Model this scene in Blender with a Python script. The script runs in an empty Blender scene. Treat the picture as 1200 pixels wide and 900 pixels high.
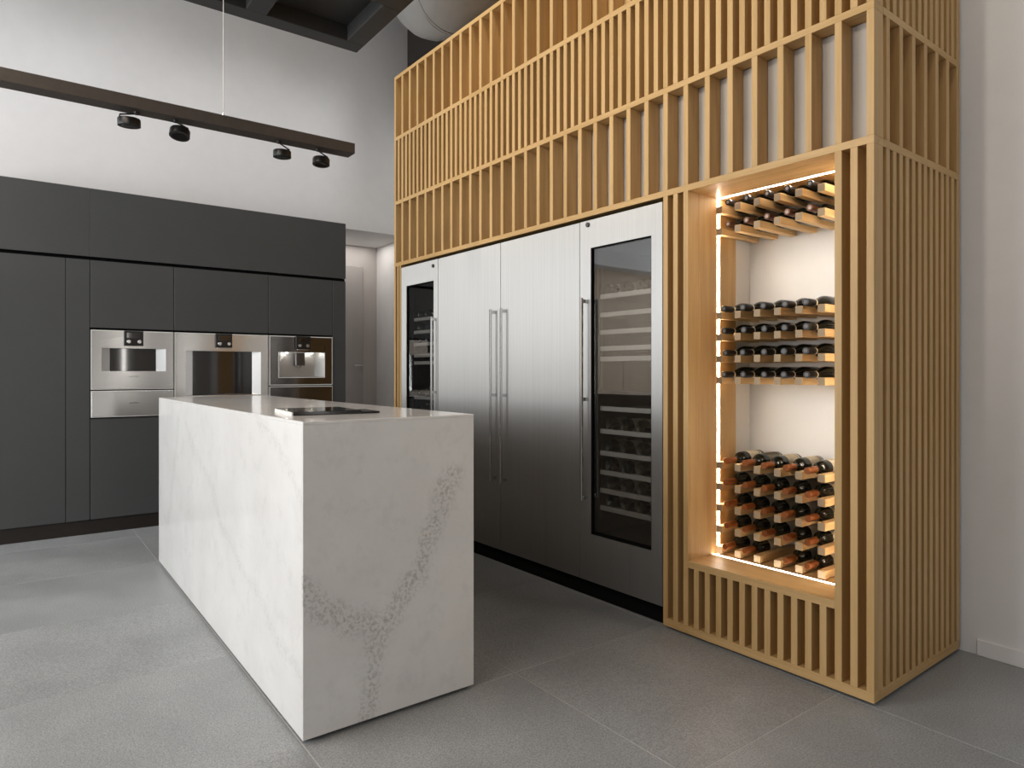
import bpy, bmesh, math, random
from mathutils import Vector, Matrix
random.seed(7)
sc = bpy.context.scene
COL = sc.collection

# ------------------------------------------------------------------ camera
PHI = math.radians(53.16)                      # view direction, from +Y towards -X
FPX = 787.3
cam_d = bpy.data.cameras.new('camera'); cam = bpy.data.objects.new('camera', cam_d); COL.objects.link(cam)
cam.location = (0, 0, 1.3); cam.rotation_euler = (math.pi / 2, 0, PHI)
cam_d.sensor_fit = 'HORIZONTAL'; cam_d.sensor_width = 36.0; cam_d.lens = 36.0 * FPX / 1200.0
cam_d.shift_y = -14.0 / 1200.0; cam_d.clip_start = 0.05; cam_d.clip_end = 60
sc.camera = cam

# ------------------------------------------------------------------ world, light, exposure
w = bpy.data.worlds.new('world'); sc.world = w; w.use_nodes = True
bg = w.node_tree.nodes['Background']; bg.inputs[0].default_value = (0.80, 0.88, 1.0, 1); bg.inputs[1].default_value = 0.9
sc.view_settings.view_transform = 'Standard'; sc.view_settings.look = 'None'
sc.view_settings.exposure = 0.0; sc.view_settings.gamma = 1.0; sc.view_settings.use_curve_mapping = False
sc.cycles.max_bounces = 8; sc.cycles.diffuse_bounces = 4; sc.cycles.glossy_bounces = 4
sc.cycles.transparent_max_bounces = 12; sc.cycles.caustics_reflective = False; sc.cycles.caustics_refractive = False
sc.cycles.use_denoising = True

def area(name, loc, rot, sx, sy, power, col):
    d = bpy.data.lights.new(name, 'AREA'); d.shape = 'RECTANGLE'; d.size = sx; d.size_y = sy
    d.energy = power; d.color = col
    o = bpy.data.objects.new(name, d); COL.objects.link(o); o.location = loc; o.rotation_euler = rot
    return o
def spot(name, loc, target, power, col, angle=70, size=0.08):
    d = bpy.data.lights.new(name, 'SPOT'); d.energy = power; d.color = col
    d.spot_size = math.radians(angle); d.spot_blend = 0.7; d.shadow_soft_size = size
    o = bpy.data.objects.new(name, d); COL.objects.link(o); o.location = loc
    o.rotation_euler = (Vector(target) - Vector(loc)).to_track_quat('-Z', 'Y').to_euler()
    return o
# daylight through the two big windows behind the camera
area('window_daylight', (-4.6, -4.45, 2.5), (math.radians(90), 0, 0), 3.8, 2.7, 282, (0.94, 0.975, 1.0))
area('window_daylight', (0.3, -4.45, 2.5), (math.radians(90), 0, 0), 3.8, 2.7, 40, (0.95, 0.98, 1.0))
# ceiling light
area('ceiling_light', (-2.4, -1.2, 3.86), (0, 0, 0), 3.6, 1.4, 95, (1.0, 0.86, 0.70))
area('upper_ceiling_light', (-2.0, 0.6, 5.5), (0, 0, 0), 6.0, 3.0, 60, (1.0, 0.95, 0.88))
for y in (-2.1, -1.1, -0.1, 0.9, 1.9, 2.9):  # unseen spots, added to brighten the white wall above the units
    spot('wall_fill_spot', (-4.95, y, 5.5), (-6.66, y, 2.4), 66, (0.98, 0.985, 1.0), 62, 0.15).data.spot_blend = 1.0
for x, tx, p in ((-0.5, -0.8, 60), (-1.8, -1.9, 85), (-3.2, -3.2, 90), (-4.6, -4.6, 85)):
    spot('ceiling_spot', (x, 1.95, 5.5), (tx, 2.80, 2.4), p, (1.0, 0.87, 0.70), 62)
for x in (-1.6, -2.9, -4.2):  # added frontal fill for the slat fronts, no real fittings under the canopy
    spot('lattice_fill_spot', (x, -1.3, 3.84), (x - 0.3, 2.7, 3.0), 135, (1.0, 0.91, 0.79), 46)
area('passage_fill', (-7.2, 3.12, 2.795), (0, 0, 0), 0.4, 0.7, 3.6, (1.0, 0.95, 0.9))  # added fill to lift the dim passage, not a known lamp
# two slim area lights added to streak the oven steel; the wall has no openings
for y, p in ((1.9, 5), (3.1, 4)):
    area('added_streak_light', (3.17, y, 1.5), (0, math.radians(90), 0), 1.7, 0.07, p, (1.0, 0.97, 0.92))

# ------------------------------------------------------------------ materials
MATS = {}
def mat(name):
    m = bpy.data.materials.new(name); m.use_nodes = True
    nt = m.node_tree; b = nt.nodes['Principled BSDF']
    MATS[name] = m
    return m, nt, b
def N(nt, t, **kw):
    n = nt.nodes.new(t)
    for k, v in kw.items(): setattr(n, k, v)
    return n
def L(nt, a, b): nt.links.new(a, b)
def ramp(nt, fac, stops):
    r = N(nt, 'ShaderNodeValToRGB')
    e = r.color_ramp.elements
    while len(e) < len(stops): e.new(0.5)
    for i, (p, c) in enumerate(stops):
        e[i].position = p; e[i].color = (*c, 1) if len(c) == 3 else c
    L(nt, fac, r.inputs[0]); return r.outputs[0]
def coords(nt, scale=(1, 1, 1), rand=True):
    tc = N(nt, 'ShaderNodeTexCoord'); mp = N(nt, 'ShaderNodeMapping'); mp.inputs['Scale'].default_value = scale
    L(nt, tc.outputs['Object'], mp.inputs[0])
    if rand:
        oi = N(nt, 'ShaderNodeObjectInfo'); mu = N(nt, 'ShaderNodeMath', operation='MULTIPLY'); mu.inputs[1].default_value = 37.0
        cx = N(nt, 'ShaderNodeCombineXYZ'); L(nt, oi.outputs['Random'], mu.inputs[0])
        for i in range(3): L(nt, mu.outputs[0], cx.inputs[i])
        L(nt, cx.outputs[0], mp.inputs['Location'])
    return mp.outputs[0]
def noise(nt, vec, scale, detail=4, rough=0.55):
    n = N(nt, 'ShaderNodeTexNoise'); n.inputs['Scale'].default_value = scale
    n.inputs['Detail'].default_value = detail; n.inputs['Roughness'].default_value = rough
    L(nt, vec, n.inputs['Vector']); return n.outputs[0]
def bump(nt, b, h, strength, dist=0.002):
    bp = N(nt, 'ShaderNodeBump'); bp.inputs['Strength'].default_value = strength; bp.inputs['Distance'].default_value = dist
    L(nt, h, bp.inputs['Height']); L(nt, bp.outputs[0], b.inputs['Normal'])
def plain(name, c, rough=0.5, metal=0.0, spec=0.5, coat=0.0, fine=None):
    m, nt, b = mat(name)
    b.inputs['Base Color'].default_value = (*c, 1); b.inputs['Roughness'].default_value = rough
    b.inputs['Metallic'].default_value = metal; b.inputs['Specular IOR Level'].default_value = spec
    b.inputs['Coat Weight'].default_value = coat
    if fine:
        n = noise(nt, coords(nt, rand=False), fine[0], 3)
        d = fine[1]
        L(nt, ramp(nt, n, [(0.3, [x * (1 - d) for x in c]), (0.7, [min(1, x * (1 + d)) for x in c])]), b.inputs['Base Color'])
    return m
def wood(name, axis, light=(0.56, 0.365, 0.165), dark=(0.44, 0.270, 0.105)):
    m, nt, b = mat(name)
    s = [26.0, 26.0, 26.0]; s['xyz'.index(axis)] = 1.3
    v = coords(nt, s)
    n1 = noise(nt, v, 1.0, 5, 0.6)
    s2 = [160.0, 160.0, 160.0]; s2['xyz'.index(axis)] = 5.0
    n2 = noise(nt, coords(nt, s2), 1.0, 3, 0.6)
    ad = N(nt, 'ShaderNodeMath', operation='MULTIPLY_ADD'); ad.inputs[1].default_value = 0.35
    L(nt, n2, ad.inputs[0]); L(nt, n1, ad.inputs[2])
    L(nt, ramp(nt, ad.outputs[0], [(0.45, dark), (0.82, light)]), b.inputs['Base Color'])
    b.inputs['Roughness'].default_value = 0.48; b.inputs['Specular IOR Level'].default_value = 0.3
    bump(nt, b, n2, 0.12, 0.001)
    return m
OAK = wood('oak_vertical', 'z'); OAKX = wood('oak_along_front', 'x'); OAKY = wood('oak_along_depth', 'y')
RACKW = wood('rack_oak', 'y', (0.66, 0.44, 0.21), (0.52, 0.33, 0.14))
ENDW = plain('oak_end_grain', (0.36, 0.27, 0.17), 0.7, fine=(120, 0.15))
def steel(name, axis, base=(0.60, 0.595, 0.58), rough=0.30, aniso=0.75, rot=0.0):
    m, nt, b = mat(name)
    s = [420.0, 420.0, 420.0]; s['xyz'.index(axis)] = 1.2
    n = noise(nt, coords(nt, s, False), 1.0, 2, 0.5)
    L(nt, ramp(nt, n, [(0.3, [x * 0.93 for x in base]), (0.7, [x * 1.05 for x in base])]), b.inputs['Base Color'])
    b.inputs['Metallic'].default_value = 1.0; b.inputs['Roughness'].default_value = rough
    b.inputs['Anisotropic'].default_value = aniso; b.inputs['Anisotropic Rotation'].default_value = rot
    t = N(nt, 'ShaderNodeTangent', direction_type='RADIAL', axis='Z'); L(nt, t.outputs[0], b.inputs['Tangent'])
    return m
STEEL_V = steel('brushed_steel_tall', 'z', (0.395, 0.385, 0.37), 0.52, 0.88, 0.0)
STEEL_H = steel('brushed_steel_wide', 'y', (0.78, 0.77, 0.75), 0.24, 0.93, 0.25)
STEEL = plain('satin_steel', (0.62, 0.61, 0.59), 0.22, 1.0)
STEEL_D = plain('dark_steel', (0.16, 0.15, 0.145), 0.30, 1.0)
WALL = plain('white_plaster', (0.74, 0.73, 0.725), 0.85, fine=(9, 0.015))
WALLG = plain('greige_plaster', (0.50, 0.47, 0.45), 0.8, fine=(6, 0.02))
BOARD = plain('pale_backing_board', (0.72, 0.70, 0.67), 0.7, fine=(5, 0.02))
BOARD2 = plain('beige_backing_board', (0.47, 0.43, 0.38), 0.7, fine=(5, 0.03))
DARKWALL = plain('dark_brown_wall', (0.030, 0.022, 0.018), 0.7, fine=(6, 0.1))
CEIL = plain('grey_ceiling', (0.30, 0.30, 0.30), 0.9, fine=(4, 0.05))
COFFER = plain('charcoal_coffer', (0.030, 0.029, 0.028), 0.6, fine=(7, 0.1))
BEAM = plain('bronze_track', (0.075, 0.062, 0.053), 0.45, fine=(30, 0.08))
BLACK = plain('black_plastic', (0.008, 0.008, 0.008), 0.35)
MATBLK = plain('matte_black', (0.004, 0.004, 0.004), 0.85, spec=0.1)
KICK = plain('dark_brown_plinth', (0.014, 0.009, 0.007), 0.45, fine=(20, 0.2))
CAB = plain('anthracite_lacquer', (0.062, 0.064, 0.065), 0.40, spec=0.4, fine=(5, 0.03))
DUCT = plain('grey_duct', (0.42, 0.41, 0.39), 0.55, fine=(4, 0.06))
DOORM = plain('greige_door', (0.40, 0.375, 0.36), 0.6, fine=(5, 0.02))
SKIRT = plain('white_skirting', (0.76, 0.75, 0.74), 0.5, fine=(9, 0.01))
WIRE = plain('pale_wire', (0.75, 0.75, 0.74), 0.4)
INTER = plain('cooler_liner', (0.055, 0.050, 0.048), 0.45, fine=(8, 0.1))
SHELF = plain('cooler_shelf_front', (0.50, 0.48, 0.46), 0.35, 0.2)
BGLASS = plain('dark_bottle_glass', (0.006, 0.007, 0.005), 0.08, spec=0.45)
COPPER = plain('copper_foil', (0.27, 0.085, 0.022), 0.38, 0.5)
BLKFOIL = plain('black_foil', (0.010, 0.008, 0.008), 0.30, spec=0.3)
BROWNFOIL = plain('brown_foil', (0.10, 0.04, 0.022), 0.35, 0.5)
CREAM = plain('cream_label', (0.68, 0.60, 0.46), 0.7, fine=(60, 0.05))
GREYCAP = plain('grey_cap_disc', (0.13, 0.12, 0.11), 0.6, 0.0)
PALECAP = plain('pale_cap_disc', (0.42, 0.36, 0.30), 0.6)
OVGLASS = plain('oven_glass', (0.012, 0.010, 0.009), 0.05, spec=0.7, coat=0.5)
MIRROR = plain('black_mirror_steel', (0.20, 0.185, 0.175), 0.14, 1.0)
TRAYM = plain('black_glass_tray', (0.006, 0.006, 0.006), 0.12)
PALE = plain('pale_metal_edge', (0.80, 0.79, 0.77), 0.35)
INK = plain('dark_ink', (0.05, 0.045, 0.04), 0.5)
def emit(name, c, s):
    m, nt, b = mat(name); b.inputs['Base Color'].default_value = (*c, 1)
    b.inputs['Emission Color'].default_value = (*c, 1); b.inputs['Emission Strength'].default_value = s
    return m
LED = emit('warm_led', (1.0, 0.88, 0.72), 39.0)
SILLLED = emit('warm_led_sill', (1.0, 0.88, 0.72), 15.0)
NICHE = plain('niche_steel', (0.55, 0.54, 0.52), 0.45, 0.6)
TINYLED = emit('small_lamp', (1.0, 0.95, 0.88), 60.0)
def glass_pane():
    m, nt, b = mat('clear_pane'); out = nt.nodes['Material Output']; nt.nodes.remove(b)
    tr = N(nt, 'ShaderNodeBsdfTransparent'); tr.inputs[0].default_value = (0.80, 0.80, 0.79, 1)
    gl = N(nt, 'ShaderNodeBsdfGlossy'); gl.inputs['Roughness'].default_value = 0.02
    fr = N(nt, 'ShaderNodeFresnel'); fr.inputs[0].default_value = 1.55
    mx = N(nt, 'ShaderNodeMixShader'); ge = N(nt, 'ShaderNodeNewGeometry'); iv = N(nt, 'ShaderNodeMath', operation='SUBTRACT'); iv.inputs[0].default_value = 1.0; L(nt, ge.outputs['Backfacing'], iv.inputs[1])
    fm = N(nt, 'ShaderNodeMath', operation='MULTIPLY'); f3 = N(nt, 'ShaderNodeMath', operation='MULTIPLY'); f3.inputs[1].default_value = 3.0; f3.use_clamp = True; L(nt, fr.outputs[0], f3.inputs[0])  # several panes behind each other
    L(nt, f3.outputs[0], fm.inputs[0]); L(nt, iv.outputs[0], fm.inputs[1]); L(nt, fm.outputs[0], mx.inputs[0]); L(nt, tr.outputs[0], mx.inputs[1]); L(nt, gl.outputs[0], mx.inputs[2])
    L(nt, mx.outputs[0], out.inputs[0]); return m
PANE = glass_pane()
def floor_tile():
    m, nt, b = mat('grey_stone_tile')
    v = coords(nt)
    n1 = noise(nt, v, 2.2, 5, 0.55); n2 = noise(nt, v, 170.0, 2, 0.7)
    c1 = ramp(nt, n1, [(0.3, (0.252, 0.262, 0.270)), (0.72, (0.328, 0.338, 0.346))])
    c2 = ramp(nt, n2, [(0.34, (0.62, 0.62, 0.62)), (0.5, (1, 1, 1)), (0.68, (1.38, 1.37, 1.35))])
    mx = N(nt, 'ShaderNodeMix', data_type='RGBA', blend_type='MULTIPLY'); mx.inputs[0].default_value = 0.8
    L(nt, c1, mx.inputs[6]); L(nt, c2, mx.inputs[7]); L(nt, mx.outputs[2], b.inputs['Base Color'])
    L(nt, ramp(nt, n1, [(0.3, (0.36,) * 3), (0.7, (0.46,) * 3)]), b.inputs['Roughness'])
    bump(nt, b, n2, 0.12, 0.001); return m
TILE = floor_tile()
GROUT = plain('pale_grout', (0.52, 0.51, 0.49), 0.8, fine=(30, 0.05))
def marble(name, veins, ax):
    """engineered stone; veins = list of (p, q, width, strength) segments in the panel's own plane"""
    m, nt, b = mat(name)
    tc = N(nt, 'ShaderNodeTexCoord'); P = tc.outputs['Object']
    nz = N(nt, 'ShaderNodeTexNoise'); nz.inputs['Scale'].default_value = 7; nz.inputs['Detail'].default_value = 5; L(nt, P, nz.inputs[0])
    su = N(nt, 'ShaderNodeVectorMath', operation='SUBTRACT'); su.inputs[1].default_value = (0.5, 0.5, 0.5); L(nt, nz.outputs['Color'], su.inputs[0])
    ma = N(nt, 'ShaderNodeVectorMath', operation='MULTIPLY_ADD'); ma.inputs[1].default_value = [0.13 if i in ax else 0 for i in range(3)]
    fl = N(nt, 'ShaderNodeVectorMath', operation='MULTIPLY'); fl.inputs[1].default_value = [1 if i in ax else 0 for i in range(3)]
    L(nt, P, fl.inputs[0]); L(nt, su.outputs[0], ma.inputs[0]); L(nt, fl.outputs[0], ma.inputs[2]); P2 = ma.outputs[0]
    best = None
    for (p, q, wd, st) in veins:
        A = [0, 0, 0]; B = [0, 0, 0]
        for k, i in enumerate(ax): A[i] = p[k]; B[i] = q[k]
        d = [B[i] - A[i] for i in range(3)]; l2 = sum(x * x for x in d)
        s = N(nt, 'ShaderNodeVectorMath', operation='SUBTRACT'); s.inputs[1].default_value = A; L(nt, P2, s.inputs[0])
        dt = N(nt, 'ShaderNodeVectorMath', operation='DOT_PRODUCT'); dt.inputs[1].default_value = [x / l2 for x in d]; L(nt, s.outputs[0], dt.inputs[0])
        cl = N(nt, 'ShaderNodeClamp'); L(nt, dt.outputs['Value'], cl.inputs[0])
        sl = N(nt, 'ShaderNodeVectorMath', operation='SCALE'); sl.inputs[0].default_value = d; L(nt, cl.outputs[0], sl.inputs['Scale'])
        s2 = N(nt, 'ShaderNodeVectorMath', operation='DISTANCE'); L(nt, s.outputs[0], s2.inputs[0]); L(nt, sl.outputs[0], s2.inputs[1])
        mr = N(nt, 'ShaderNodeMapRange', interpolation_type='SMOOTHSTEP'); mr.inputs[1].default_value = 0.0; mr.inputs[2].default_value = wd
        mr.inputs[3].default_value = st; mr.inputs[4].default_value = 0.0; L(nt, s2.outputs['Value'], mr.inputs[0])
        if best is None: best = mr.outputs[0]
        else:
            mm = N(nt, 'ShaderNodeMath', operation='MAXIMUM'); L(nt, best, mm.inputs[0]); L(nt, mr.outputs[0], mm.inputs[1]); best = mm.outputs[0]
    # veins break up into fine flakes
    sp = noise(nt, P, 75.0, 5, 0.72); spk = ramp(nt, sp, [(0.47, (0.12,) * 3), (0.60, (1,) * 3)])
    mu = N(nt, 'ShaderNodeMath', operation='MULTIPLY'); L(nt, best, mu.inputs[0]); L(nt, spk, mu.inputs[1])
    base = ramp(nt, noise(nt, P, 2.6, 5, 0.6), [(0.35, (0.735, 0.725, 0.715)), (0.65, (0.80, 0.795, 0.785))])
    fleck = ramp(nt, noise(nt, P, 9.0, 8, 0.75), [(0.36, (0.86,) * 3), (0.47, (1,) * 3)])
    m0 = N(nt, 'ShaderNodeMix', data_type='RGBA', blend_type='MULTIPLY'); m0.inputs[0].default_value = 0.45; L(nt, base, m0.inputs[6]); L(nt, fleck, m0.inputs[7])
    mx = N(nt, 'ShaderNodeMix', data_type='RGBA'); L(nt, mu.outputs[0], mx.inputs[0]); L(nt, m0.outputs[2], mx.inputs[6])
    mx.inputs[7].default_value = (0.30, 0.285, 0.265, 1); L(nt, mx.outputs[2], b.inputs['Base Color'])
    b.inputs['Roughness'].default_value = 0.13; b.inputs['Specular IOR Level'].default_value = 0.5
    return m

# ------------------------------------------------------------------ mesh helpers
def add_box(bm, x0, x1, y0, y1, z0, z1, bev=0.0):
    r = bmesh.ops.create_cube(bm, size=1.0)
    vs = r['verts']
    for v in vs:
        v.co = ((x0 + x1) / 2 + v.co.x * (x1 - x0), (y0 + y1) / 2 + v.co.y * (y1 - y0), (z0 + z1) / 2 + v.co.z * (z1 - z0))
    if bev > 0:
        es = list({e for v in vs for e in v.link_edges})
        bmesh.ops.bevel(bm, geom=es, offset=min(bev, 0.45 * min(x1 - x0, y1 - y0, z1 - z0)), segments=1, affect='EDGES')
    return bm
def box(x0, x1, y0, y1, z0, z1, bev=0.0):
    return add_box(bmesh.new(), x0, x1, y0, y1, z0, z1, bev)
def add_lathe(bm, prof, axis='y', at=(0, 0, 0), seg=20):
    """prof: list of (distance along axis, radius)"""
    rings = []
    for (t, r) in prof:
        ring = []
        for k in range(seg):
            a = 2 * math.pi * k / seg
            c, s = r * math.cos(a), r * math.sin(a)
            p = {'y': (c, t, s), 'x': (t, c, s), 'z': (c, s, t)}[axis]
            ring.append(bm.verts.new((at[0] + p[0], at[1] + p[1], at[2] + p[2])))
        rings.append(ring)
    for a, b_ in zip(rings, rings[1:]):
        for k in range(seg):
            bm.faces.new((a[k], a[(k + 1) % seg], b_[(k + 1) % seg], b_[k]))
    bm.faces.new(rings[0]); bm.faces.new(rings[-1])
    bmesh.ops.recalc_face_normals(bm, faces=bm.faces[:])
    return bm
def lathe(prof, axis='y', at=(0, 0, 0), seg=20): return add_lathe(bmesh.new(), prof, axis, at, seg)
def add_tube(bm, pts, rad, seg=10):
    pts = [Vector(p) for p in pts]; rings = []; up = None
    for i, p in enumerate(pts):
        t = (pts[min(i + 1, len(pts) - 1)] - pts[max(i - 1, 0)]).normalized()
        if up is None:
            up = Vector((0, 0, 1)) if abs(t.z) < 0.9 else Vector((0, 1, 0))
        n = (up - t * up.dot(t)).normalized(); up = n; bn = t.cross(n)
        rings.append([bm.verts.new(p + (n * math.cos(2 * math.pi * k / seg) + bn * math.sin(2 * math.pi * k / seg)) * rad) for k in range(seg)])
    for a, b_ in zip(rings, rings[1:]):
        for k in range(seg):
            bm.faces.new((a[k], a[(k + 1) % seg], b_[(k + 1) % seg], b_[k]))
    bm.faces.new(rings[0]); bm.faces.new(rings[-1]); bmesh.ops.recalc_face_normals(bm, faces=bm.faces[:])
    return bm
def mesh_of(bm, name, m, smooth=False):
    me = bpy.data.meshes.new(name); bm.to_mesh(me); bm.free(); me.materials.append(m)
    if smooth:
        for p in me.polygons: p.use_smooth = True
        me.set_sharp_from_angle(angle=math.radians(40))
    return me

# ------------------------------------------------------------------ things
BASE = {}
ROT = math.radians(0.9)                         # the oak block stands 0.9 degrees off the room's axes
def T(p):
    c, s = math.cos(ROT), math.sin(ROT)
    return (p[0] * c - p[1] * s, p[0] * s + p[1] * c, p[2])
def tag(o, label, cat, group=None):
    o['label'] = label; o['category'] = cat
    if group: o['group'] = group
    return o
def thing(name, label, cat, base, group=None, oak=False):
    o = bpy.data.objects.new(name, None); COL.objects.link(o); o.empty_display_size = 0.1
    o.location = T(base) if oak else base
    if oak: o.rotation_euler = (0, 0, ROT)
    BASE[o.name] = Vector(base); return tag(o, label, cat, group)
def part(name, bm, m, parent, label=None, smooth=False, root=None):
    """geometry is given in the same frame as the thing's base point"""
    b = BASE[(root or parent).name]
    bmesh.ops.translate(bm, verts=bm.verts[:], vec=-b)
    o = bpy.data.objects.new(name, mesh_of(bm, name, m, smooth)); COL.objects.link(o); o.parent = parent
    BASE[o.name] = b
    if label: o['label'] = label
    return o
def copies(name, me, places, parent):
    for p in places:
        o = bpy.data.objects.new(name, me); COL.objects.link(o); o.parent = parent; o.location = p
def struct(name, bm, m, parent=None):
    o = bpy.data.objects.new(name, mesh_of(bm, name, m)); COL.objects.link(o)
    if parent: o.parent = parent
    else: o['kind'] = 'structure'
    BASE[o.name] = Vector((0, 0, 0)); return o
def lettering(text, size, loc, rot, m, parent):
    cu = bpy.data.curves.new('lettering', 'FONT'); cu.body = text; cu.size = size; cu.extrude = 0.0003
    cu.align_x = 'CENTER'; cu.align_y = 'CENTER'; cu.materials.append(m)
    tmp = bpy.data.objects.new('tmp', cu); me = bpy.data.meshes.new_from_object(tmp); bpy.data.objects.remove(tmp)
    o = bpy.data.objects.new('lettering', me); COL.objects.link(o); o.parent = parent
    o.location = Vector(loc) - BASE[parent.name]; o.rotation_euler = rot; return o

# ================================================================== ROOM
XL, XR, YF, YB, ZC = -7.5, 3.2, -4.6, 3.57, 5.6
XC = -6.33                                     # cabinet fronts
floor = struct('floor', box(XL - 0.3, XR + 0.2, YF - 0.2, YB + 0.2, -0.15, -0.0008), GROUT)
TP, J = 0.932, 0.0022
tile_mesh = {}
xs = sorted(-1.385 + TP * k for k in range(-8, 7)); ys = sorted(0.82 + TP * k for k in range(-7, 5))
for x in xs:
    for y in ys:
        x0, x1, y0, y1 = max(x, XL) + J / 2, min(x + TP, XR) - J / 2, max(y, YF) + J / 2, min(y + TP, YB) - J / 2
        if x1 - x0 < 0.03 or y1 - y0 < 0.03: continue
        k = (round(x1 - x0, 3), round(y1 - y0, 3))
        if k not in tile_mesh:
            tile_mesh[k] = mesh_of(box(0, k[0], 0, k[1], -0.012, 0.0, 0.001), 'tile', TILE)
        copies('tile', tile_mesh[k], [(x0, y0, 0)], floor)
struct('ceiling', box(XL - 0.2, XR + 0.2, YF - 0.2, YB + 0.2, ZC, ZC + 0.15), CEIL)
struct('wall_back', box(XL - 0.2, XR + 0.2, YB, YB + 0.2, -0.1, ZC), WALL)
struct('wall_right', box(XR, XR + 0.2, YF, YB, -0.1, ZC), WALLG)
struct('wall_left', box(XL, -6.66, YF, YB, 2.80, ZC), WALL)                # upper wall over the kitchen units and the passage
struct('wall_left_low', box(XL, -6.95, YF, 2.70, -0.1, 2.80), WALL)
struct('wall_passage', box(XL - 0.2, XL, 2.70, YB, -0.1, 2.80), WALLG)
struct('trim_1', box(-6.66, -3.6, YB - 0.03, YB, 3.95, ZC), DARKWALL)      # dark brown panel high on the rear wall
# front wall (behind the camera) with two large windows
bm = bmesh.new()
for a in ((XL, XR, YF, YF + 0.05, -0.1, 1.10), (XL, XR, YF, YF + 0.05, 3.90, ZC), (XL, -6.55, YF, YF + 0.05, 1.10, 3.90),
          (-2.65, -1.65, YF, YF + 0.05, 1.10, 3.90), (2.25, XR, YF, YF + 0.05, 1.10, 3.90)): add_box(bm, *a)
struct('wall_front', bm, WALL)
struct('trim_2', box(XL, XR, YF + 0.05, YF + 0.07, 0.0, 1.05), WALLG)  # unseen panel, added to set the tone reflected low in the steel doors
TIMB = wood('pale_timber_cladding', 'z', (0.62, 0.50, 0.37), (0.54, 0.42, 0.30))
for k in range(6): struct('trim_%d' % (3 + k), box(-6.95, -6.93, -4.5 + 0.58 * k, -3.925 + 0.58 * k, 0.0, 2.8, 0.002), TIMB)
for n, x0 in ((1, -6.55), (2, -1.65)):
    bm = bmesh.new()
    for k in range(4):
        x = x0 + k * 1.28
        add_box(bm, x, x + 0.06, YF + 0.0, YF + 0.08, 1.10, 3.90)
    add_box(bm, x0, x0 + 3.9, YF, YF + 0.08, 1.10, 1.16); add_box(bm, x0, x0 + 3.9, YF, YF + 0.08, 3.84, 3.90)
    struct('window_%d' % n, bm, BEAM)
bm = box(-1.19, XR, YB - 0.014, YB, 0, 0.075, 0.003)
struct('baseboard_back', bm, SKIRT)
# door in the passage
door = struct('door_1', box(XL, XL + 0.02, 2.72, 3.385, 0.0, 2.55, 0.003), DOORM)
h = bmesh.new(); add_box(h, XL + 0.02, XL + 0.06, 3.345, 3.36, 1.37, 1.385); add_box(h, XL + 0.05, XL + 0.062, 3.26, 3.36, 1.37, 1.388)
struct('door_handle', h, STEEL, door)

# ================================================================== COFFERED CEILING PANEL
cof = thing('ceiling_coffer', 'charcoal coffered canopy hanging below the ceiling at the top of the photo', 'canopy', (-5.14, 2.27, 3.9))
CX = [-5.14 + 0.78 * k for k in range(7)]; CY = [2.27 - 0.765 * k for k in range(7)]
bw = 0.145
for i, x in enumerate(CX): part('beam', box(x, x + bw, CY[-1] - bw, CY[0], 3.9, 4.02, 0.003), COFFER, cof)
for j, y in enumerate(CY):
    for i in range(len(CX) - 1):
        part('cross_beam', box(CX[i] + bw, CX[i + 1], y - bw, y, 3.9, 4.02, 0.003), COFFER, cof)
for i in range(len(CX) - 1):
    for j in range(len(CY) - 1):
        part('panel', box(CX[i] + bw / 2, CX[i + 1] + bw / 2, CY[j + 1] - bw / 2, CY[j] - bw / 2, 4.02, 4.04), COFFER, cof)
for x, y in ((-4.6, 1.7), (-1.2, 1.7), (-4.6, -1.8), (-1.2, -1.8)):
    part('hanger', lathe([(4.04, 0.012), (5.6, 0.012)], 'z', (x, y, 0), 8), BLACK, cof)

# ================================================================== DUCT
du = thing('ventilation_duct', 'round grey ventilation duct with seams above the oak block', 'duct', (-5.2, 3.2, 4.72))
arc = [(-5.25 - 0.55 * math.sin(a), 3.2, 5.27 - 0.55 * math.cos(a)) for a in [math.pi / 2 * k / 8 for k in range(9)]]
part('duct_elbow', add_tube(bmesh.new(), arc + [(-5.80, 3.2, 5.6)], 0.33, 28), DUCT, du, smooth=True)
part('duct_run', add_tube(bmesh.new(), [(-5.25, 3.2, 4.72), (-1.5, 3.2, 4.72)], 0.33, 28), DUCT, du, smooth=True)
for x in (-5.25, -4.4, -3.55, -2.7): part('seam_ring', lathe([(x - 0.012, 0.337), (x + 0.012, 0.337)], 'x', (0, 3.2, 4.72), 28), DUCT, du, smooth=True)
a = math.pi / 4
part('hanger', lathe([(4.72, 0.01), (5.6, 0.01)], 'z', (-3.9, 3.2, 0.0), 8), BLACK, du)

# ================================================================== TRACK LIGHT
tr = thing('track_light_beam', 'long bronze track light beam hanging on a thin wire above the island', 'track light', (-4.053, 0.98, 2.683))
part('beam_body', box(-4.106, -4.0, -2.6, 1.755, 2.683, 2.748, 0.002), BEAM, tr)
for y in (0.98, -1.9):
    part('suspension_wire', lathe([(2.765, 0.0022), (3.9, 0.0022)], 'z', (-4.053, y, 0), 6), WIRE, tr)
    part('wire_gripper', lathe([(2.748, 0.006), (2.775, 0.004)], 'z', (-4.053, y, 0), 10), STEEL, tr)
HEADS = [((0.509), 2.618, 0.055, 'first black puck spotlight from the left on the hanging beam', 0.06, 0.2),
         ((0.753), 2.613, 0.052, 'second black puck spotlight from the left on the hanging beam, tilted', -0.22, -0.25),
         ((1.313), 2.607, 0.052, 'third black puck spotlight from the left on the hanging beam', 0.03, -0.2),
         ((1.554), 2.607, 0.052, 'rightmost black puck spotlight near the end of the hanging beam', -0.10, -0.2)]
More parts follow.
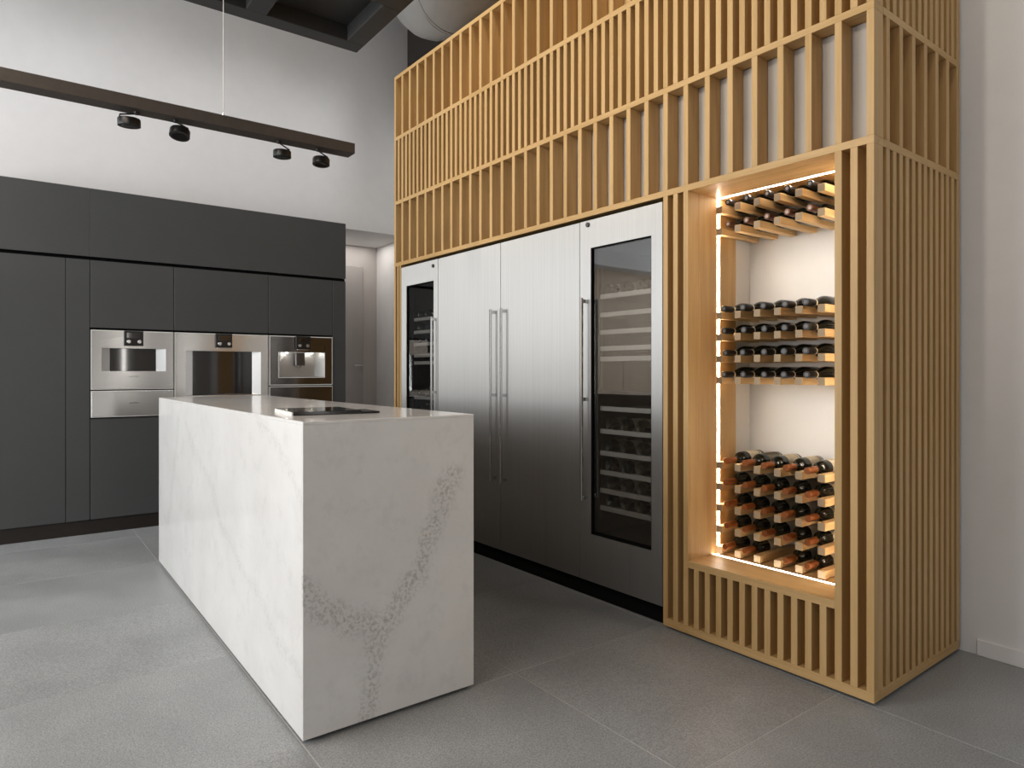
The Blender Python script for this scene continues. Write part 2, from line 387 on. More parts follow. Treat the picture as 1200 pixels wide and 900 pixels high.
for y, z, r, lab, tilt, off in HEADS:
    t = thing('spotlight', lab, 'spotlight', (-4.053, y, 2.683), 'spotlights on the beam')
    yy = y + (0.035 if off > 0 else -0.02)
    part('mount', lathe([(2.668, 0.012), (2.6815, 0.014)], 'z', (-4.053, yy, 0), 12), BLACK, t)
    sgn = -1 if off > 0 else 1
    part('arm', add_tube(bmesh.new(), [(-4.053, yy, 2.672), (-4.053, y + sgn * 0.042, z + 0.035), (-4.053, y + sgn * 0.048, z + 0.005)], 0.0045, 8), BLACK, t)
    bm = lathe([(-0.021, r * 0.90), (-0.019, r), (0.015, r), (0.020, r * 0.94)], 'z', (0, 0, 0), 32)
    bmesh.ops.transform(bm, matrix=Matrix.Translation((-4.053, y, z)) @ Matrix.Rotation(tilt, 4, 'Y') @ Matrix.Rotation(tilt * 0.6, 4, 'X'), verts=bm.verts[:])
    hd = part('lamp_head', bm, BLACK, t, smooth=True)
    bm = lathe([(-0.0225, r * 0.72), (-0.0205, r * 0.72)], 'z', (0, 0, 0), 24)
    bmesh.ops.transform(bm, matrix=Matrix.Translation((-4.053, y, z)) @ Matrix.Rotation(tilt, 4, 'Y') @ Matrix.Rotation(tilt * 0.6, 4, 'X'), verts=bm.verts[:])
    part('lens', bm, OVGLASS, hd, smooth=True)

# ================================================================== ANTHRACITE WALL UNITS (front plane X = XC)
G = 0.0025
def front(name, parent, y0, y1, z0, z1, m=CAB): return part(name, box(XC - 0.02, XC, y0 + G, y1 - G, z0 + G, z1 - G, 0.0012), m, parent)
def unit(name, label, y0, y1, z0=0.115, z1=2.20, doors=(), shelves=()):
    t = thing(name, label, 'cabinet', (XC - 0.3, (y0 + y1) / 2, z0))
    part('side_panel', box(-6.93, XC - 0.021, y0 + 0.001, y0 + 0.016, z0, z1), MATBLK, t)
    part('side_panel', box(-6.93, XC - 0.021, y1 - 0.016, y1 - 0.001, z0, z1), MATBLK, t)
    part('back_panel', box(-6.94, -6.93, y0 + 0.001, y1 - 0.001, z0, z1), MATBLK, t)
    for z in (z0, z1 - 0.016) + tuple(shelves):
        part('shelf', box(-6.93, XC - 0.021, y0 + 0.016, y1 - 0.016, z, z + 0.016), MATBLK, t)
    for (a, b) in doors: front('door', t, y0, y1, a, b)
    return t
unit('tall_cabinet', 'tall anthracite cabinet door cut by the left edge of the photo', -0.30, 0.359, doors=((0.115, 2.20),))
unit('tall_cabinet', 'narrow anthracite pull-out cabinet left of the first oven', 0.359, 0.521, doors=((0.115, 2.20),))
unit('oven_cabinet', 'anthracite cabinet around the left oven and the warming drawer', 0.521, 1.131, doors=((1.655, 2.20), (0.115, 0.925)), shelves=(1.642, 0.914))
unit('oven_cabinet', 'anthracite cabinet around the wide middle oven', 1.131, 1.927, doors=((1.655, 2.20), (0.115, 1.03)), shelves=(1.642, 1.014))
unit('oven_cabinet', 'anthracite cabinet around the coffee machine', 1.927, 2.545, doors=((1.655, 2.20), (0.115, 0.925)), shelves=(1.642, 0.914))
unit('end_cabinet', 'narrow anthracite end filler right of the coffee machine', 2.545, 2.68, doors=((0.115, 2.20),))
for lab, y0, y1 in (('anthracite top cabinet above the tall doors at the left edge', -0.30, 0.519),
                    ('long anthracite top cabinet running above the ovens', 0.519, 2.68)):
    t = thing('top_cabinet', lab, 'cabinet', (XC - 0.3, (y0 + y1) / 2, 2.225))
    part('carcass', box(-6.93, XC - 0.021, y0 + 0.001, y1 - 0.001, 2.228, 2.768), MATBLK, t)
    part('door', box(XC - 0.02, XC, y0 + 0.0008, y1 - 0.0008, 2.225, 2.772, 0.0012), CAB, t)
t = thing('light_rail', 'black recessed strip between the anthracite doors and top cabinets', 'trim', (XC - 0.3, 0.9, 2.20))
part('strip', box(-6.93, XC - 0.03, -0.30, 2.68, 2.201, 2.224), MATBLK, t)
t = thing('plinth', 'dark brown plinth along the floor under the anthracite cabinets', 'plinth', (XC - 0.3, 0.9, 0))
part('plinth_board', box(-6.93, XC - 0.015, -0.30, 2.68, 0, 0.113), KICK, t)

def recessed_plate(y0, y1, z0, z1, oy0, oy1, oz0, oz1, iy0, iy1, iz0, iz1, xf, xr, ):
    """door plate on plane x=xf with an opening whose four reveals slope back to x=xr"""
    bm = bmesh.new()
    V = lambda x, y, z: bm.verts.new((x, y, z))
    o = [V(xf, y0, z0), V(xf, y1, z0), V(xf, y1, z1), V(xf, y0, z1)]
    i = [V(xf, oy0, oz0), V(xf, oy1, oz0), V(xf, oy1, oz1), V(xf, oy0, oz1)]
    r = [V(xr, iy0, iz0), V(xr, iy1, iz0), V(xr, iy1, iz1), V(xr, iy0, iz1)]
    k = [V(xr - 0.006, y0, z0), V(xr - 0.006, y1, z0), V(xr - 0.006, y1, z1), V(xr - 0.006, y0, z1)]
    for a in range(4):
        b = (a + 1) % 4
        bm.faces.new((o[a], o[b], i[b], i[a])); bm.faces.new((i[a], i[b], r[b], r[a])); bm.faces.new((o[b], o[a], k[a], k[b]))
    bmesh.ops.recalc_face_normals(bm, faces=bm.faces[:]); return bm
def rim(y0, y1, z0, z1, x0, x1, t=0.008):
    bm = bmesh.new()
    for a in ((y0, y1, z0, z0 + t), (y0, y1, z1 - t, z1), (y0, y0 + t, z0 + t, z1 - t), (y1 - t, y1, z0 + t, z1 - t)): add_box(bm, x0, x1, *a)
    return bm
def control(t, yc, ztop, wd, ht):
    c = part('control_panel', box(XC + 0.008, XC + 0.030, yc - wd / 2, yc + wd / 2, ztop - ht, ztop, 0.002), BLACK, t)
    part('display', box(XC + 0.0302, XC + 0.0308, yc - wd * 0.36, yc + wd * 0.36, ztop - ht * 0.48, ztop - ht * 0.12), OVGLASS, c, root=t)
    for s in (-1, 1):
        part('knob', lathe([(XC + 0.030, 0.017), (XC + 0.046, 0.0165), (XC + 0.050, 0.014)], 'x', (0, yc + s * 0.038, ztop - ht * 0.72), 20), STEEL, c, smooth=True, root=t)
    part('lip', box(XC + 0.008, XC + 0.026, yc - wd * 0.4, yc + wd * 0.4, ztop - ht - 0.008, ztop - ht, 0.001), STEEL, c, root=t)
def oven(name, label, y0, y1, z0, z1, op, inn, ctl_w=0.14):
    yc = (y0 + y1) / 2
    t = thing(name, label, 'oven', (XC - 0.25, yc, z0))
    part('oven_body', box(-6.85, XC - 0.035, y0 + 0.02, y1 - 0.02, z0 + 0.005, z1 - 0.012), MATBLK, t)
    part('trim_frame', rim(y0, y1, z0, z1, XC - 0.018, XC + 0.006, 0.007), PALE, t, 'pale bright metal rim')
    d = part('oven_door', recessed_plate(y0 + 0.008, y1 - 0.008, z0 + 0.008, z1 - 0.008, *op, *inn, XC + 0.010, XC - 0.028), STEEL_H, t)
    part('window', box(XC - 0.032, XC - 0.0285, inn[0], inn[1], inn[2], inn[3]), OVGLASS, d, root=t)
    control(t, yc, z1 - 0.002, ctl_w, 0.122)
    return t
o1 = oven('compact_oven', 'compact stainless oven with a small window above the warming drawer, leftmost', 0.526, 1.126, 1.158, 1.640,
     (0.599, 1.067, 1.307, 1.495), (0.660, 0.998, 1.307, 1.495))
lettering('GAGGENAU', 0.013, (XC + 0.0105, 0.83, 1.265), (math.pi / 2, 0, math.pi / 2), INK, o1)
oven('wide_oven', 'wide stainless oven with a large dark window in the middle of the units', 1.136, 1.922, 1.040, 1.640,
     (1.219, 1.853, 1.095, 1.485), (1.282, 1.785, 1.105, 1.485))
def warming(label, y0, y1, z0, z1, m, txt):
    t = thing('warming_drawer', label, 'drawer', (XC - 0.25, (y0 + y1) / 2, z0))
    part('drawer_body', box(-6.85, XC - 0.02, y0 + 0.02, y1 - 0.02, z0 + 0.012, z1 - 0.01), MATBLK, t)
    part('trim_frame', rim(y0, y1, z0, z1, XC - 0.018, XC + 0.006, 0.006), PALE, t)
    part('drawer_front', box(XC - 0.015, XC + 0.010, y0 + 0.007, y1 - 0.007, z0 + 0.007, z1 - 0.007, 0.001), m, t)
    if txt: lettering('GAGGENAU', 0.013, (XC + 0.0105, 0.83, 1.045), (math.pi / 2, 0, math.pi / 2), INK, t)
warming('stainless warming drawer below the leftmost oven', 0.526, 1.126, 0.934, 1.148, STEEL_H, True)
warming('dark mirror warming drawer below the coffee machine', 1.932, 2.540, 0.934, 1.165, MIRROR, False)
# coffee machine
y0, y1, z0, z1 = 1.932, 2.540, 1.175, 1.640
cm = thing('coffee_machine', 'built-in coffee machine with a lit dispensing niche, rightmost of the appliances', 'coffee machine', (XC - 0.25, 2.236, z0))
part('machine_body', rim(y0 + 0.02, y1 - 0.02, z0 + 0.005, z1 - 0.012, -6.80, XC - 0.04, 0.07), MATBLK, cm)
part('trim_frame', rim(y0, y1, z0, z1, XC - 0.018, XC + 0.006, 0.008), PALE, cm, 'pale bright metal rim')
part('machine_front', rim(y0 + 0.009, y1 - 0.009, z0 + 0.009, z1 - 0.009, XC - 0.012, XC + 0.008, 0.070), MIRROR, cm)
bm = bmesh.new()
add_box(bm, XC - 0.012, XC + 0.008, 2.079 - 0.07, 2.394 + 0.07, 1.485, 1.562)
part('fascia', bm, MIRROR, cm)
ny0, ny1, nz0, nz1 = 2.012, 2.462, 1.246, 1.488
nf = part('niche_frame', rim(ny0, ny1, nz0, nz1, XC + 0.0085, XC + 0.012, 0.006), PALE, cm)
bm = bmesh.new()
V = lambda *p: bm.verts.new(p)
f_ = [V(XC + 0.008, ny0, nz0), V(XC + 0.008, ny1, nz0), V(XC + 0.008, ny1, nz1), V(XC + 0.008, ny0, nz1)]
r_ = [V(XC - 0.11, ny0 + 0.05, nz0), V(XC - 0.11, ny1 - 0.06, nz0), V(XC - 0.11, ny1 - 0.06, nz1), V(XC - 0.11, ny0 + 0.05, nz1)]
for a in range(4):
    b = (a + 1) % 4; bm.faces.new((f_[a], f_[b], r_[b], r_[a]))
bm.faces.new(r_); bmesh.ops.recalc_face_normals(bm, faces=bm.faces[:])
bmesh.ops.reverse_faces(bm, faces=bm.faces[:])
part('dispensing_niche', bm, NICHE, cm)
sp = part('dispenser', box(XC - 0.10, XC - 0.03, 2.19, 2.28, 1.36, 1.486, 0.004), STEEL_D, cm)
for s in (-0.018, 0.018): part('spout', lathe([(1.342, 0.006), (1.36, 0.008)], 'z', (XC - 0.06, 2.235 + s, 0), 10), STEEL, sp, root=cm)
for yy in (2.11, 2.35):
    part('niche_lamp', lathe([(1.480, 0.012), (1.486, 0.012)], 'z', (XC - 0.05, yy, 0), 14), TINYLED, cm)
part('drip_tray', box(XC - 0.10, XC + 0.002, ny0 + 0.05, ny1 - 0.06, nz0 + 0.001, nz0 + 0.010, 0.001), STEEL, cm)
control(cm, 2.242, z1 - 0.002, 0.14, 0.122)

# ================================================================== ISLAND
IX0, IX1, IY0, IY1, IZ = -5.10, -2.304, 0.818, 1.530, 1.127
isl = thing('kitchen_island', 'white veined stone island block standing on the grey tiles', 'kitchen island', (-3.7, 1.174, 0))
ib = BASE[isl.name]
def yz(*pts): return [(y - ib.y, z) for y, z in pts]
def xz(*pts): return [(x - ib.x, z) for x, z in pts]
def chain(P, wd, st): return [(P[i], P[i + 1], wd, st) for i in range(len(P) - 1)]
ends = chain(yz((1.43, 0.90), (1.34, 0.715), (1.309, 0.585), (1.234, 0.47), (1.10, 0.35)), 0.075, 0.62) + \
       chain(yz((0.80, 0.58), (0.879, 0.47), (0.98, 0.41), (1.10, 0.35)), 0.085, 0.62) + \
       chain(yz((1.10, 0.35), (1.085, 0.20), (1.05, 0.03)), 0.08, 0.55)
fr = chain(xz((-4.25, 1.0), (-4.026, 0.871), (-3.672, 0.747), (-3.408, 0.552), (-2.939, 0.419), (-2.588, 0.288), (-2.30, 0.22)), 0.05, 0.22) + \
     chain(xz((-2.80, 1.09), (-2.568, 1.006), (-2.31, 0.86)), 0.05, 0.24) + chain(xz((-4.45, 1.0), (-4.542, 0.755), (-4.8, 0.30)), 0.06, 0.20)
STONE_E = marble('veined_stone_end', ends, (1, 2)); STONE_F = marble('veined_stone_front', fr, (0, 2))
STONE_T = marble('veined_stone_top', chain(xz((-4.6, 0.9), (-3.4, 1.2)), 0.05, 0.15), (0, 1))
part('countertop', box(IX0, IX1, IY0, IY1, IZ - 0.012, IZ, 0.002), STONE_T, isl)
part('front_panel', box(IX0, IX1 - 0.012, IY0, IY0 + 0.012, 0.016, IZ - 0.012, 0.0015), STONE_F, isl)
part('back_panel', box(IX0, IX1 - 0.012, IY1 - 0.012, IY1, 0.016, IZ - 0.012, 0.0015), STONE_F, isl)
part('end_panel', box(IX1 - 0.012, IX1, IY0, IY1, 0.016, IZ - 0.012, 0.0015), STONE_E, isl)
part('end_panel', box(IX0, IX0 + 0.012, IY0 + 0.012, IY1 - 0.012, 0.016, IZ - 0.012, 0.0015), STONE_E, isl)
part('plinth', box(IX0 + 0.03, IX1 - 0.03, IY0 + 0.012, IY1 - 0.03, 0, 0.09), MATBLK, isl)
# tray on the island
t = thing('serving_tray', 'thin black slab with a pale left edge lying on the white island top', 'tray', (-2.78, 1.08, IZ))
M = Matrix.Translation((-2.78, 1.08, IZ)) @ Matrix.Rotation(math.radians(-6), 4, 'Z')
def tb(*a, bev=0.001):
    bm = box(*a, bev); bmesh.ops.transform(bm, matrix=M, verts=bm.verts[:]); return bm
part('slab', tb(-0.16, 0.16, -0.165, 0.11, 0.002, 0.015), TRAYM, t)
part('pale_edge', tb(-0.16, 0.158, -0.172, -0.1652, 0.0, 0.014), PALE, t, 'pale metal edge')
part('wing', tb(-0.02, 0.16, 0.11, 0.19, 0.001, 0.009), TRAYM, t)
for s in (-0.12, 0.12): part('foot', tb(s - 0.02, s + 0.02, -0.1, 0.08, 0.0, 0.002, bev=0), BLACK, t)

# ================================================================== OAK BLOCK  (frame coordinates, turned by ROT)
FY, D = 2.699, 0.084
P, SW = 0.06279, 0.029
X0, X1 = -5.12, -1.198
SY1 = 3.56
tower = thing('oak_lattice_block', 'tall oak slatted block around the refrigerators and the lit wine niche', 'wall unit', (-3.16, 3.13, 0), oak=True)
tb0 = BASE[tower.name]
SX = [X1 - SW - P * k for k in range(63)]       # left edges of the fine slats
def slats(places, z0, z1, dx, dy, m=OAK):
    me = mesh_of(box(0, dx, 0, dy, z0, z1, 0.0012), 'slat', m)
    copies('slat', me, [Vector((x, y, 0)) - tb0 for x, y in places], tower)
R0, R1, R2, R3, R4 = (0.015, 0.055), (2.190, 2.221), (2.712, 2.742), (3.253, 3.283), (3.770, 3.80)
for (a, b) in (R1, R2, R3, R4):
    part('rail', box(X0, X1, FY, FY + D, a, b, 0.0012), OAKX, tower)
    part('rail', box(X1 - D, X1, FY + D, SY1, a, b, 0.0012), OAKY, tower)
part('rail', box(SX[16] - 0.0, X1, FY, FY + D, *R0, 0.0012), OAKX, tower)
part('rail', box(X1 - D, X1, FY + D, SY1, *R0, 0.0012), OAKY, tower)
# rows of slats: front
lowk = [0, 1, 2, 14, 15, 16]
slats([(SX[k], FY) for k in lowk if k], R0[1], R1[0], SW, D)
slats([(-5.12, FY), (-5.066, FY), (-5.026, FY)], 0.0, R1[0], 0.022, D)
slats([(SX[k], FY) for k in range(3, 14)], R0[1], 0.340, SW, D)
slats([(SX[k], FY) for k in range(2, 63, 2)], R1[1], R2[0], SW, D)
slats([(SX[k], FY) for k in range(1, 63)], R2[1], R3[0], SW, D)
slats([(SX[k], FY) for k in range(2, 63, 2)], R3[1], R4[0], SW, D)
# corner posts and side slats
for a, b in ((R0, R1), (R1, R2), (R2, R3), (R3, R4)):
    part('corner_post', box(X1 - SW, X1, FY, FY + 0.076, a[1], b[0], 0.0012), OAK, tower)
SYS = [2.805 + 0.0604 * k for k in range(13)]
slats([(X1 - D, y) for y in SYS], R0[1], R1[0], D, 0.031)
slats([(X1 - D, y) for y in SYS[::2]], R1[1], R2[0], D, 0.031)
slats([(X1 - D, y) for y in SYS], R2[1], R3[0], D, 0.031)
slats([(X1 - D, y) for y in SYS[::2]], R3[1], R4[0], D, 0.031)
# boards behind the slats
part('backing_board', box(X0 + 0.01, X1 - 0.031, FY + D + 0.004, FY + D + 0.016, 2.222, 2.711), BOARD2, tower, 'pale board behind the slats')
part('backing_board', box(X0 + 0.01, X1 - D - 0.012, FY + D + 0.004, FY + D + 0.016, 2.743, 3.768), OAK, tower)
OAKD = wood('oak_inner_board', 'z')
part('side_backing_board', box(X1 - D - 0.012, X1 - D - 0.002, FY + D + 0.02, SY1, 0.02, 3.795), OAKD, tower)
NX0, NX1 = SX[14] + SW, SX[2]                    # inside of the niche
part('lower_backing_board', box(NX0, NX1, FY + D + 0.002, FY + D + 0.012, 0.02, 0.338), OAKD, tower)
part('lower_backing_board', box(NX1 + SW, X1 - D - 0.013, FY + D + 0.002, FY + D + 0.012, 0.02, 2.19), OAKD, tower)
part('lower_backing_board', box(SX[16], NX0 - SW, FY + D + 0.002, FY + D + 0.012, 0.02, 2.19), OAKD, tower)
part('end_board', box(X0, X0 + 0.018, FY + D, SY1, 0.0, 3.795), OAK, tower)
part('top_board', box(X0 + 0.02, X1 - D - 0.02, FY + D + 0.02, SY1, 3.775, 3.795), OAKX, tower)
part('plinth', box(SX[16] + 0.02, X1 - 0.03, FY + 0.03, SY1 - 0.02, 0, 0.0149), MATBLK, tower)
# niche lining
NB = 3.098
part('niche_side', box(NX0 - 0.022, NX0, FY + D, NB, 0.34, 2.19), OAK, tower)
part('niche_side', box(NX1, NX1 + 0.022, FY + D, NB, 0.34, 2.19), OAK, tower)
part('niche_top', box(NX0 - 0.022, NX1 + 0.022, FY + D, 3.27, 2.19, 2.212), OAKX, tower)
part('niche_sill', box(NX0, NX1, FY, 3.27, 0.340, 0.375, 0.0012), OAKX, tower)
part('niche_back', box(NX0 - 0.10, NX1 + 0.10, 3.262, 3.274, 0.33, 2.2), BOARD, tower, 'pale back of the niche')
part('niche_return', box(NX0 - 0.04, NX0 - 0.023, NB - 0.05, 3.262, 0.33, 2.19), BOARD, tower)
part('niche_return', box(NX1 + 0.023, NX1 + 0.04, NB - 0.05, 3.262, 0.33, 2.19), BOARD, tower)
for nm, a in (('led_strip', (NX0 - 0.001, NX0 + 0.001, 2.936, 2.956, 0.376, 2.188)), ('led_strip', (NX1 - 0.001, NX1 + 0.001, 2.936, 2.956, 0.376, 2.188)),
              ('led_strip', (NX0 + 0.003, NX1 - 0.003, 2.945, 2.962, 2.189, 2.191)), ('led_strip', (NX0 + 0.003, NX1 - 0.003, 2.893, 2.909, 0.373, 0.3757))):
    part(nm, box(*a), SILLLED if a[5] < 1 else LED, tower, 'glowing warm light strip')

# ------------------------------------------------------------------ racks and bottles
BP = 0.1066; BX0 = -2.059                          # bar centres
BY0, BY1 = 2.925, 3.26
rack_levels = {'upper': [2.124, 2.014], 'middle': [1.586, 1.476, 1.366, 1.258], 'lower': [0.825, 0.717, 0.609, 0.501, 0.396]}
rack_lab = {'upper': 'upper oak peg rack of two levels under the niche top', 'middle': 'middle oak peg rack of four levels in the lit niche',
            'lower': 'lower oak peg rack of five levels above the niche sill'}
bar_me = mesh_of(box(-0.017, 0.017, BY0, BY1, -0.0175, 0.0175, 0.001), 'bar', RACKW)
bar_me.materials.append(ENDW)
for p_ in bar_me.polygons:
    if p_.normal.y < -0.9: p_.material_index = 1
for key, zs in rack_levels.items():
    rk = thing('wine_rack', rack_lab[key], 'wine rack', (BX0, BY1, zs[-1] - 0.0175), 'oak racks in the wine niche', oak=True)
    b0 = BASE[rk.name]
    for z in zs:
        for k in range(7):
            copies('bar', bar_me, [Vector((BX0 + 0.001 + BP * k, 0, z)) - b0], rk)

def bottle_meshes(kind):
    """axis along y, neck tip at y=0, base at y=L"""
    if kind == 'burgundy':
        Lb = 0.295
        prof = [(0.004, 0.0130), (0.018, 0.0135), (0.020, 0.0145), (0.026, 0.0145), (0.028, 0.0135), (0.085, 0.0150), (0.10, 0.019), (0.125, 0.029), (0.15, 0.0365), (0.17, 0.0385), (0.285, 0.0385), (Lb, 0.034), (Lb - 0.004, 0.024), (Lb - 0.022, 0.008)]
    else:
        Lb = 0.30
        prof = [(0.004, 0.0130), (0.022, 0.0140), (0.026, 0.0140), (0.09, 0.0142), (0.098, 0.017), (0.108, 0.026), (0.120, 0.0345), (0.132, 0.0370), (0.29, 0.0370), (Lb, 0.033), (Lb - 0.004, 0.024), (Lb - 0.022, 0.008)]
    body = mesh_of(lathe(prof, 'y', seg=24), 'bottle_glass', BGLASS, True)
    return body, Lb
BODY = {k: bottle_meshes(k)[0] for k in ('burgundy', 'bordeaux')}
def foil_me(m, length, r): return mesh_of(lathe([(0.0, r * 0.93), (0.0015, r), (length, r * 1.03)], 'y', seg=20), 'foil', m, True)
FOIL = {'copper': foil_me(COPPER, 0.075, 0.0152), 'black': foil_me(BLKFOIL, 0.06, 0.0152), 'brown': foil_me(BROWNFOIL, 0.06, 0.0152), 'dark': foil_me(BLKFOIL, 0.070, 0.0156)}
DISC = mesh_of(lathe([(-0.0008, 0.0085), (0.0003, 0.0095)], 'y', seg=18), 'cap_disc', GREYCAP, True)
DISCW = mesh_of(lathe([(-0.0008, 0.0075), (0.0003, 0.0085)], 'y', seg=18), 'cap_disc', PALECAP, True)
COLLAR = mesh_of(lathe([(0.070, 0.0162), (0.078, 0.0166)], 'y', seg=20), 'collar', CREAM, True)
def label_me(r, y0, y1, m, a0=-60, a1=240):
    bm = bmesh.new(); n = 22; A = []; B = []
    for k in range(n + 1):
        a = math.radians(a0 + (a1 - a0) * k / n); c, s = math.cos(a), math.sin(a)
        A.append(bm.verts.new((r * c, y0, r * s))); B.append(bm.verts.new((r * c, y1, r * s)))
    for k in range(n): bm.faces.new((A[k], A[k + 1], B[k + 1], B[k]))
    bmesh.ops.solidify(bm, geom=bm.faces[:], thickness=0.0003)
    bmesh.ops.recalc_face_normals(bm, faces=bm.faces[:]); return mesh_of(bm, 'label', m, True)
LAB = label_me(0.0375, 0.165, 0.255, CREAM); BAND = label_me(0.0375, 0.262, 0.272, CREAM)
def make_bottle(label, kind, foil, loc, group, extras=(), flip=False, roll=0.0, oak=True):
    t = bpy.data.objects.new('wine_bottle', None); COL.objects.link(t); t.empty_display_size = 0.05
    t.location = T(loc) if oak else loc
    t.rotation_euler = (0, roll, ROT + (math.pi if flip else 0))
    tag(t, label, 'bottle', group)
    for nm, me in [('bottle_body', BODY[kind])] + ([('foil', FOIL[foil])] if foil else []) + list(extras):
        o = bpy.data.objects.new(nm, me); COL.objects.link(o); o.parent = t
    return t
ORD = ['first', 'second', 'third', 'fourth', 'fifth']
def bx(k): return BX0 + BP * (k + 0.5)
OFF = 0.0175 + 0.0125
for li, z in enumerate(rack_levels['upper']):
    for k in range(5):
        make_bottle('%s bottle from the left on the %s level of the upper rack' % (ORD[k], ('top', 'bottom')[li]), 'bordeaux',
                    ('black', 'brown')[li], (bx(k), 2.925 + random.uniform(-0.006, 0.006), z + OFF), 'bottles in the upper rack', (('cap_disc', DISCW),))
for li, z in enumerate(rack_levels['middle']):
    for k in range(5):
        make_bottle('%s dark bottle from the left on the %s level of the middle rack' % (ORD[k], ('top', 'second', 'third', 'bottom')[li]), 'burgundy',
                    'dark', (bx(k), 2.895 + random.uniform(-0.008, 0.008), z + OFF), 'bottles in the middle rack', (('cap_disc', DISC), ('collar', COLLAR)))
for li, z in enumerate(rack_levels['lower']):
    for k in range(5):
        if li == 4 and k == 2: continue
        make_bottle('%s copper-capped bottle from the left on the %s level of the lower rack' % (ORD[k], ('top', 'second', 'third', 'fourth', 'bottom')[li]) if not (li == 4 and k > 2)
                    else '%s copper-capped bottle on the bottom level of the lower rack, right of the empty slot' % ('left' if k == 3 else 'right'), 'bordeaux',
                    'copper', (bx(k), 2.905 + random.uniform(-0.008, 0.008), z + OFF), 'bottles in the lower rack', (('label', LAB), ('label', BAND)), roll=random.uniform(-0.5, 0.5))

# ================================================================== STEEL COLUMNS
FD = 2.701                                        # door front plane
ZB, ZT = 0.105, 2.168
def handle(t, x, parent):
    bm = bmesh.new()
    add_box(bm, x - 0.007, x + 0.007, FD - 0.052, FD - 0.038, 0.567, 1.722, 0.002)
    h = part('handle', bm, STEEL, parent, 'long bar handle', root=t)
    if parent is t:
        for z in (0.585, 1.145, 1.704): part('handle_post', box(x - 0.007, x + 0.007, FD - 0.038, FD, z - 0.010, z + 0.010, 0.001), STEEL, h, root=t)
    else:
        pass
def kick(t, x0, x1): part('toe_kick', box(x0 + 0.001, x1 - 0.001, FD + 0.045, FD + 0.06, 0.0, ZB - 0.004), MATBLK, t)
def fridge(label, x0, x1, hx):
    t = thing('refrigerator', label, 'refrigerator', ((x0 + x1) / 2, 3.0, 0), oak=True)
    part('cabinet_body', box(x0 + 0.004, x1 - 0.004, FD + 0.05, 3.5, ZB, ZT), MATBLK, t)
    part('door', box(x0 + 0.0022, x1 - 0.0022, FD, FD + 0.045, ZB, ZT, 0.0015), STEEL_V, t)
    handle(t, hx, t); kick(t, x0, x1); return t
XA, XB_, XC_, XD, XE = -5.000, -4.416, -3.615, -2.847, -2.236
fridge('left tall stainless freezer door, between the far cooler and the gap with paired handles', XB_, XC_, -3.667)
fridge('right tall stainless refrigerator door, next to the near wine cooler', XC_, XD, -3.550)
SHZ = [1.745, 1.640, 1.540, 1.447, 1.388, 1.105, 0.975, 0.850, 0.740, 0.635, 0.535]
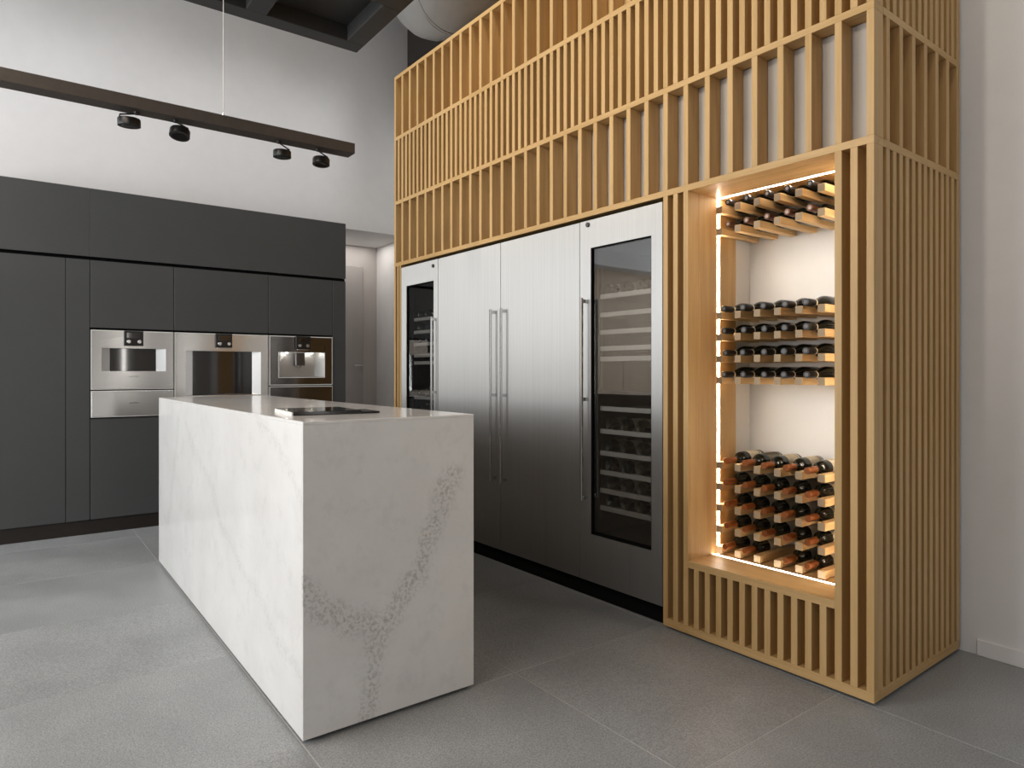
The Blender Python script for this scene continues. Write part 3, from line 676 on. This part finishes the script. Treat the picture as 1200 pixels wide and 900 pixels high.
def cooler(label, x0, x1, g0, g1, hx, lock, group, cells):
    t = thing('wine_cooler', label, 'wine cooler', ((x0 + x1) / 2, 3.0, 0), oak=True)
    gz0, gz1 = 0.375, 2.008
    iy0, iy1 = FD + 0.05, 3.42
    # hollow body
    for a in ((x0 + 0.004, g0 - 0.012, iy0, iy1, ZB, ZT), (g1 + 0.03, x1 - 0.004, iy0, iy1, ZB, ZT)): part('side_wall', box(*a), INTER, t)
    part('rear_wall', box(x0 + 0.004, x1 - 0.004, iy1, iy1 + 0.05, ZB, ZT), INTER, t)
    part('roof', box(g0 - 0.012, g1 + 0.03, iy0, iy1, gz1 + 0.01, ZT), INTER, t)
    part('base', box(g0 - 0.012, g1 + 0.03, iy0, iy1, ZB, gz0 - 0.005), INTER, t)
    # door frame
    bm = bmesh.new()
    V = lambda x, y, z: bm.verts.new((x, y, z))
    def loop(xa, xb, za, zb, y): return [V(xa, y, za), V(xb, y, za), V(xb, y, zb), V(xa, y, zb)]
    o, i = loop(x0 + 0.0022, x1 - 0.0022, ZB, ZT, FD), loop(g0, g1, gz0, gz1, FD)
    ob, ibk = loop(x0 + 0.0022, x1 - 0.0022, ZB, ZT, FD + 0.045), loop(g0, g1, gz0, gz1, FD + 0.045)
    for a in range(4):
        b = (a + 1) % 4
        bm.faces.new((o[a], o[b], i[b], i[a])); bm.faces.new((i[a], i[b], ibk[b], ibk[a]))
        bm.faces.new((ob[b], ob[a], ibk[a], ibk[b])); bm.faces.new((o[b], o[a], ob[a], ob[b]))
    bmesh.ops.recalc_face_normals(bm, faces=bm.faces[:])
    d = part('door', bm, STEEL_V, t)
    bm = bmesh.new(); q = 0.006
    for a in ((g0, g0 + q, gz0, gz1), (g1 - q, g1, gz0, gz1), (g0 + q, g1 - q, gz0, gz0 + q), (g0 + q, g1 - q, gz1 - q, gz1)):
        add_box(bm, a[0], a[1], FD + 0.004, FD + 0.044, a[2], a[3])
    part('gasket', bm, MATBLK, d, root=t)
    part('glass_pane', box(g0 + q, g1 - q, FD + 0.014, FD + 0.020, gz0 + q, gz1 - q), PANE, d, root=t)
    part('lock', lathe([(FD - 0.012, 0.011), (FD - 0.010, 0.013), (FD, 0.013)], 'y', (lock[0], 0, lock[1]), 18), STEEL_D, d, smooth=True, root=t)
    handle(t, hx, t); kick(t, x0, x1)
    for z in SHZ:
        s = part('shelf', box(g0 - 0.008, g1 + 0.026, iy0 + 0.03, 3.36, z - 0.024, z - 0.012), INTER, t)
        part('shelf_front', box(g0 + 0.012, g1 + 0.024, iy0 + 0.012, iy0 + 0.029, z - 0.027, z, 0.002), SHELF, s, 'pale shelf front', root=t)
    for z in (0.45, 1.2):
        part('shelf_rail', box(g0 - 0.011, g0 - 0.001, iy0 + 0.03, iy0 + 0.05, z, z + 0.7), STEEL_D, t)
    for zi, xs_, nm in cells:
        z = SHZ[zi] - 0.012 + 0.0375
        for k, x in enumerate(xs_):
            make_bottle('%s bottle from the left on the %s shelf of the %s wine cooler' % (ORD[k], nm, group), 'bordeaux', 'black',
                        (x, iy0 + 0.345 + random.uniform(-0.004, 0.004), z), 'bottles in the %s wine cooler' % group, (('label', LAB),), flip=True, roll=random.uniform(-1, 1))
RC = [-2.70, -2.585, -2.47, -2.355]
RL = ['top', 'second', 'third', 'fourth', 'fifth', 'sixth', 'seventh', 'eighth', 'ninth', 'tenth', 'lowest']
cooler('near wine cooler with a glass door, right beside the oak wine niche', XD, XE, -2.756, -2.310, -2.783, (-2.776, 2.143), 'near',
       [(0, RC, RL[0])] + [(i, RC, RL[i]) for i in (6, 7, 8, 9, 10)])
LC = [-4.85, -4.735, -4.62, -4.505]
cooler('far wine cooler with a glass door, at the left end of the steel row', XA, XB_, -4.912, -4.480, -4.440, (-4.479, 2.120), 'far',
       [(i, LC, RL[i]) for i in (0, 1, 2, 5, 6)])
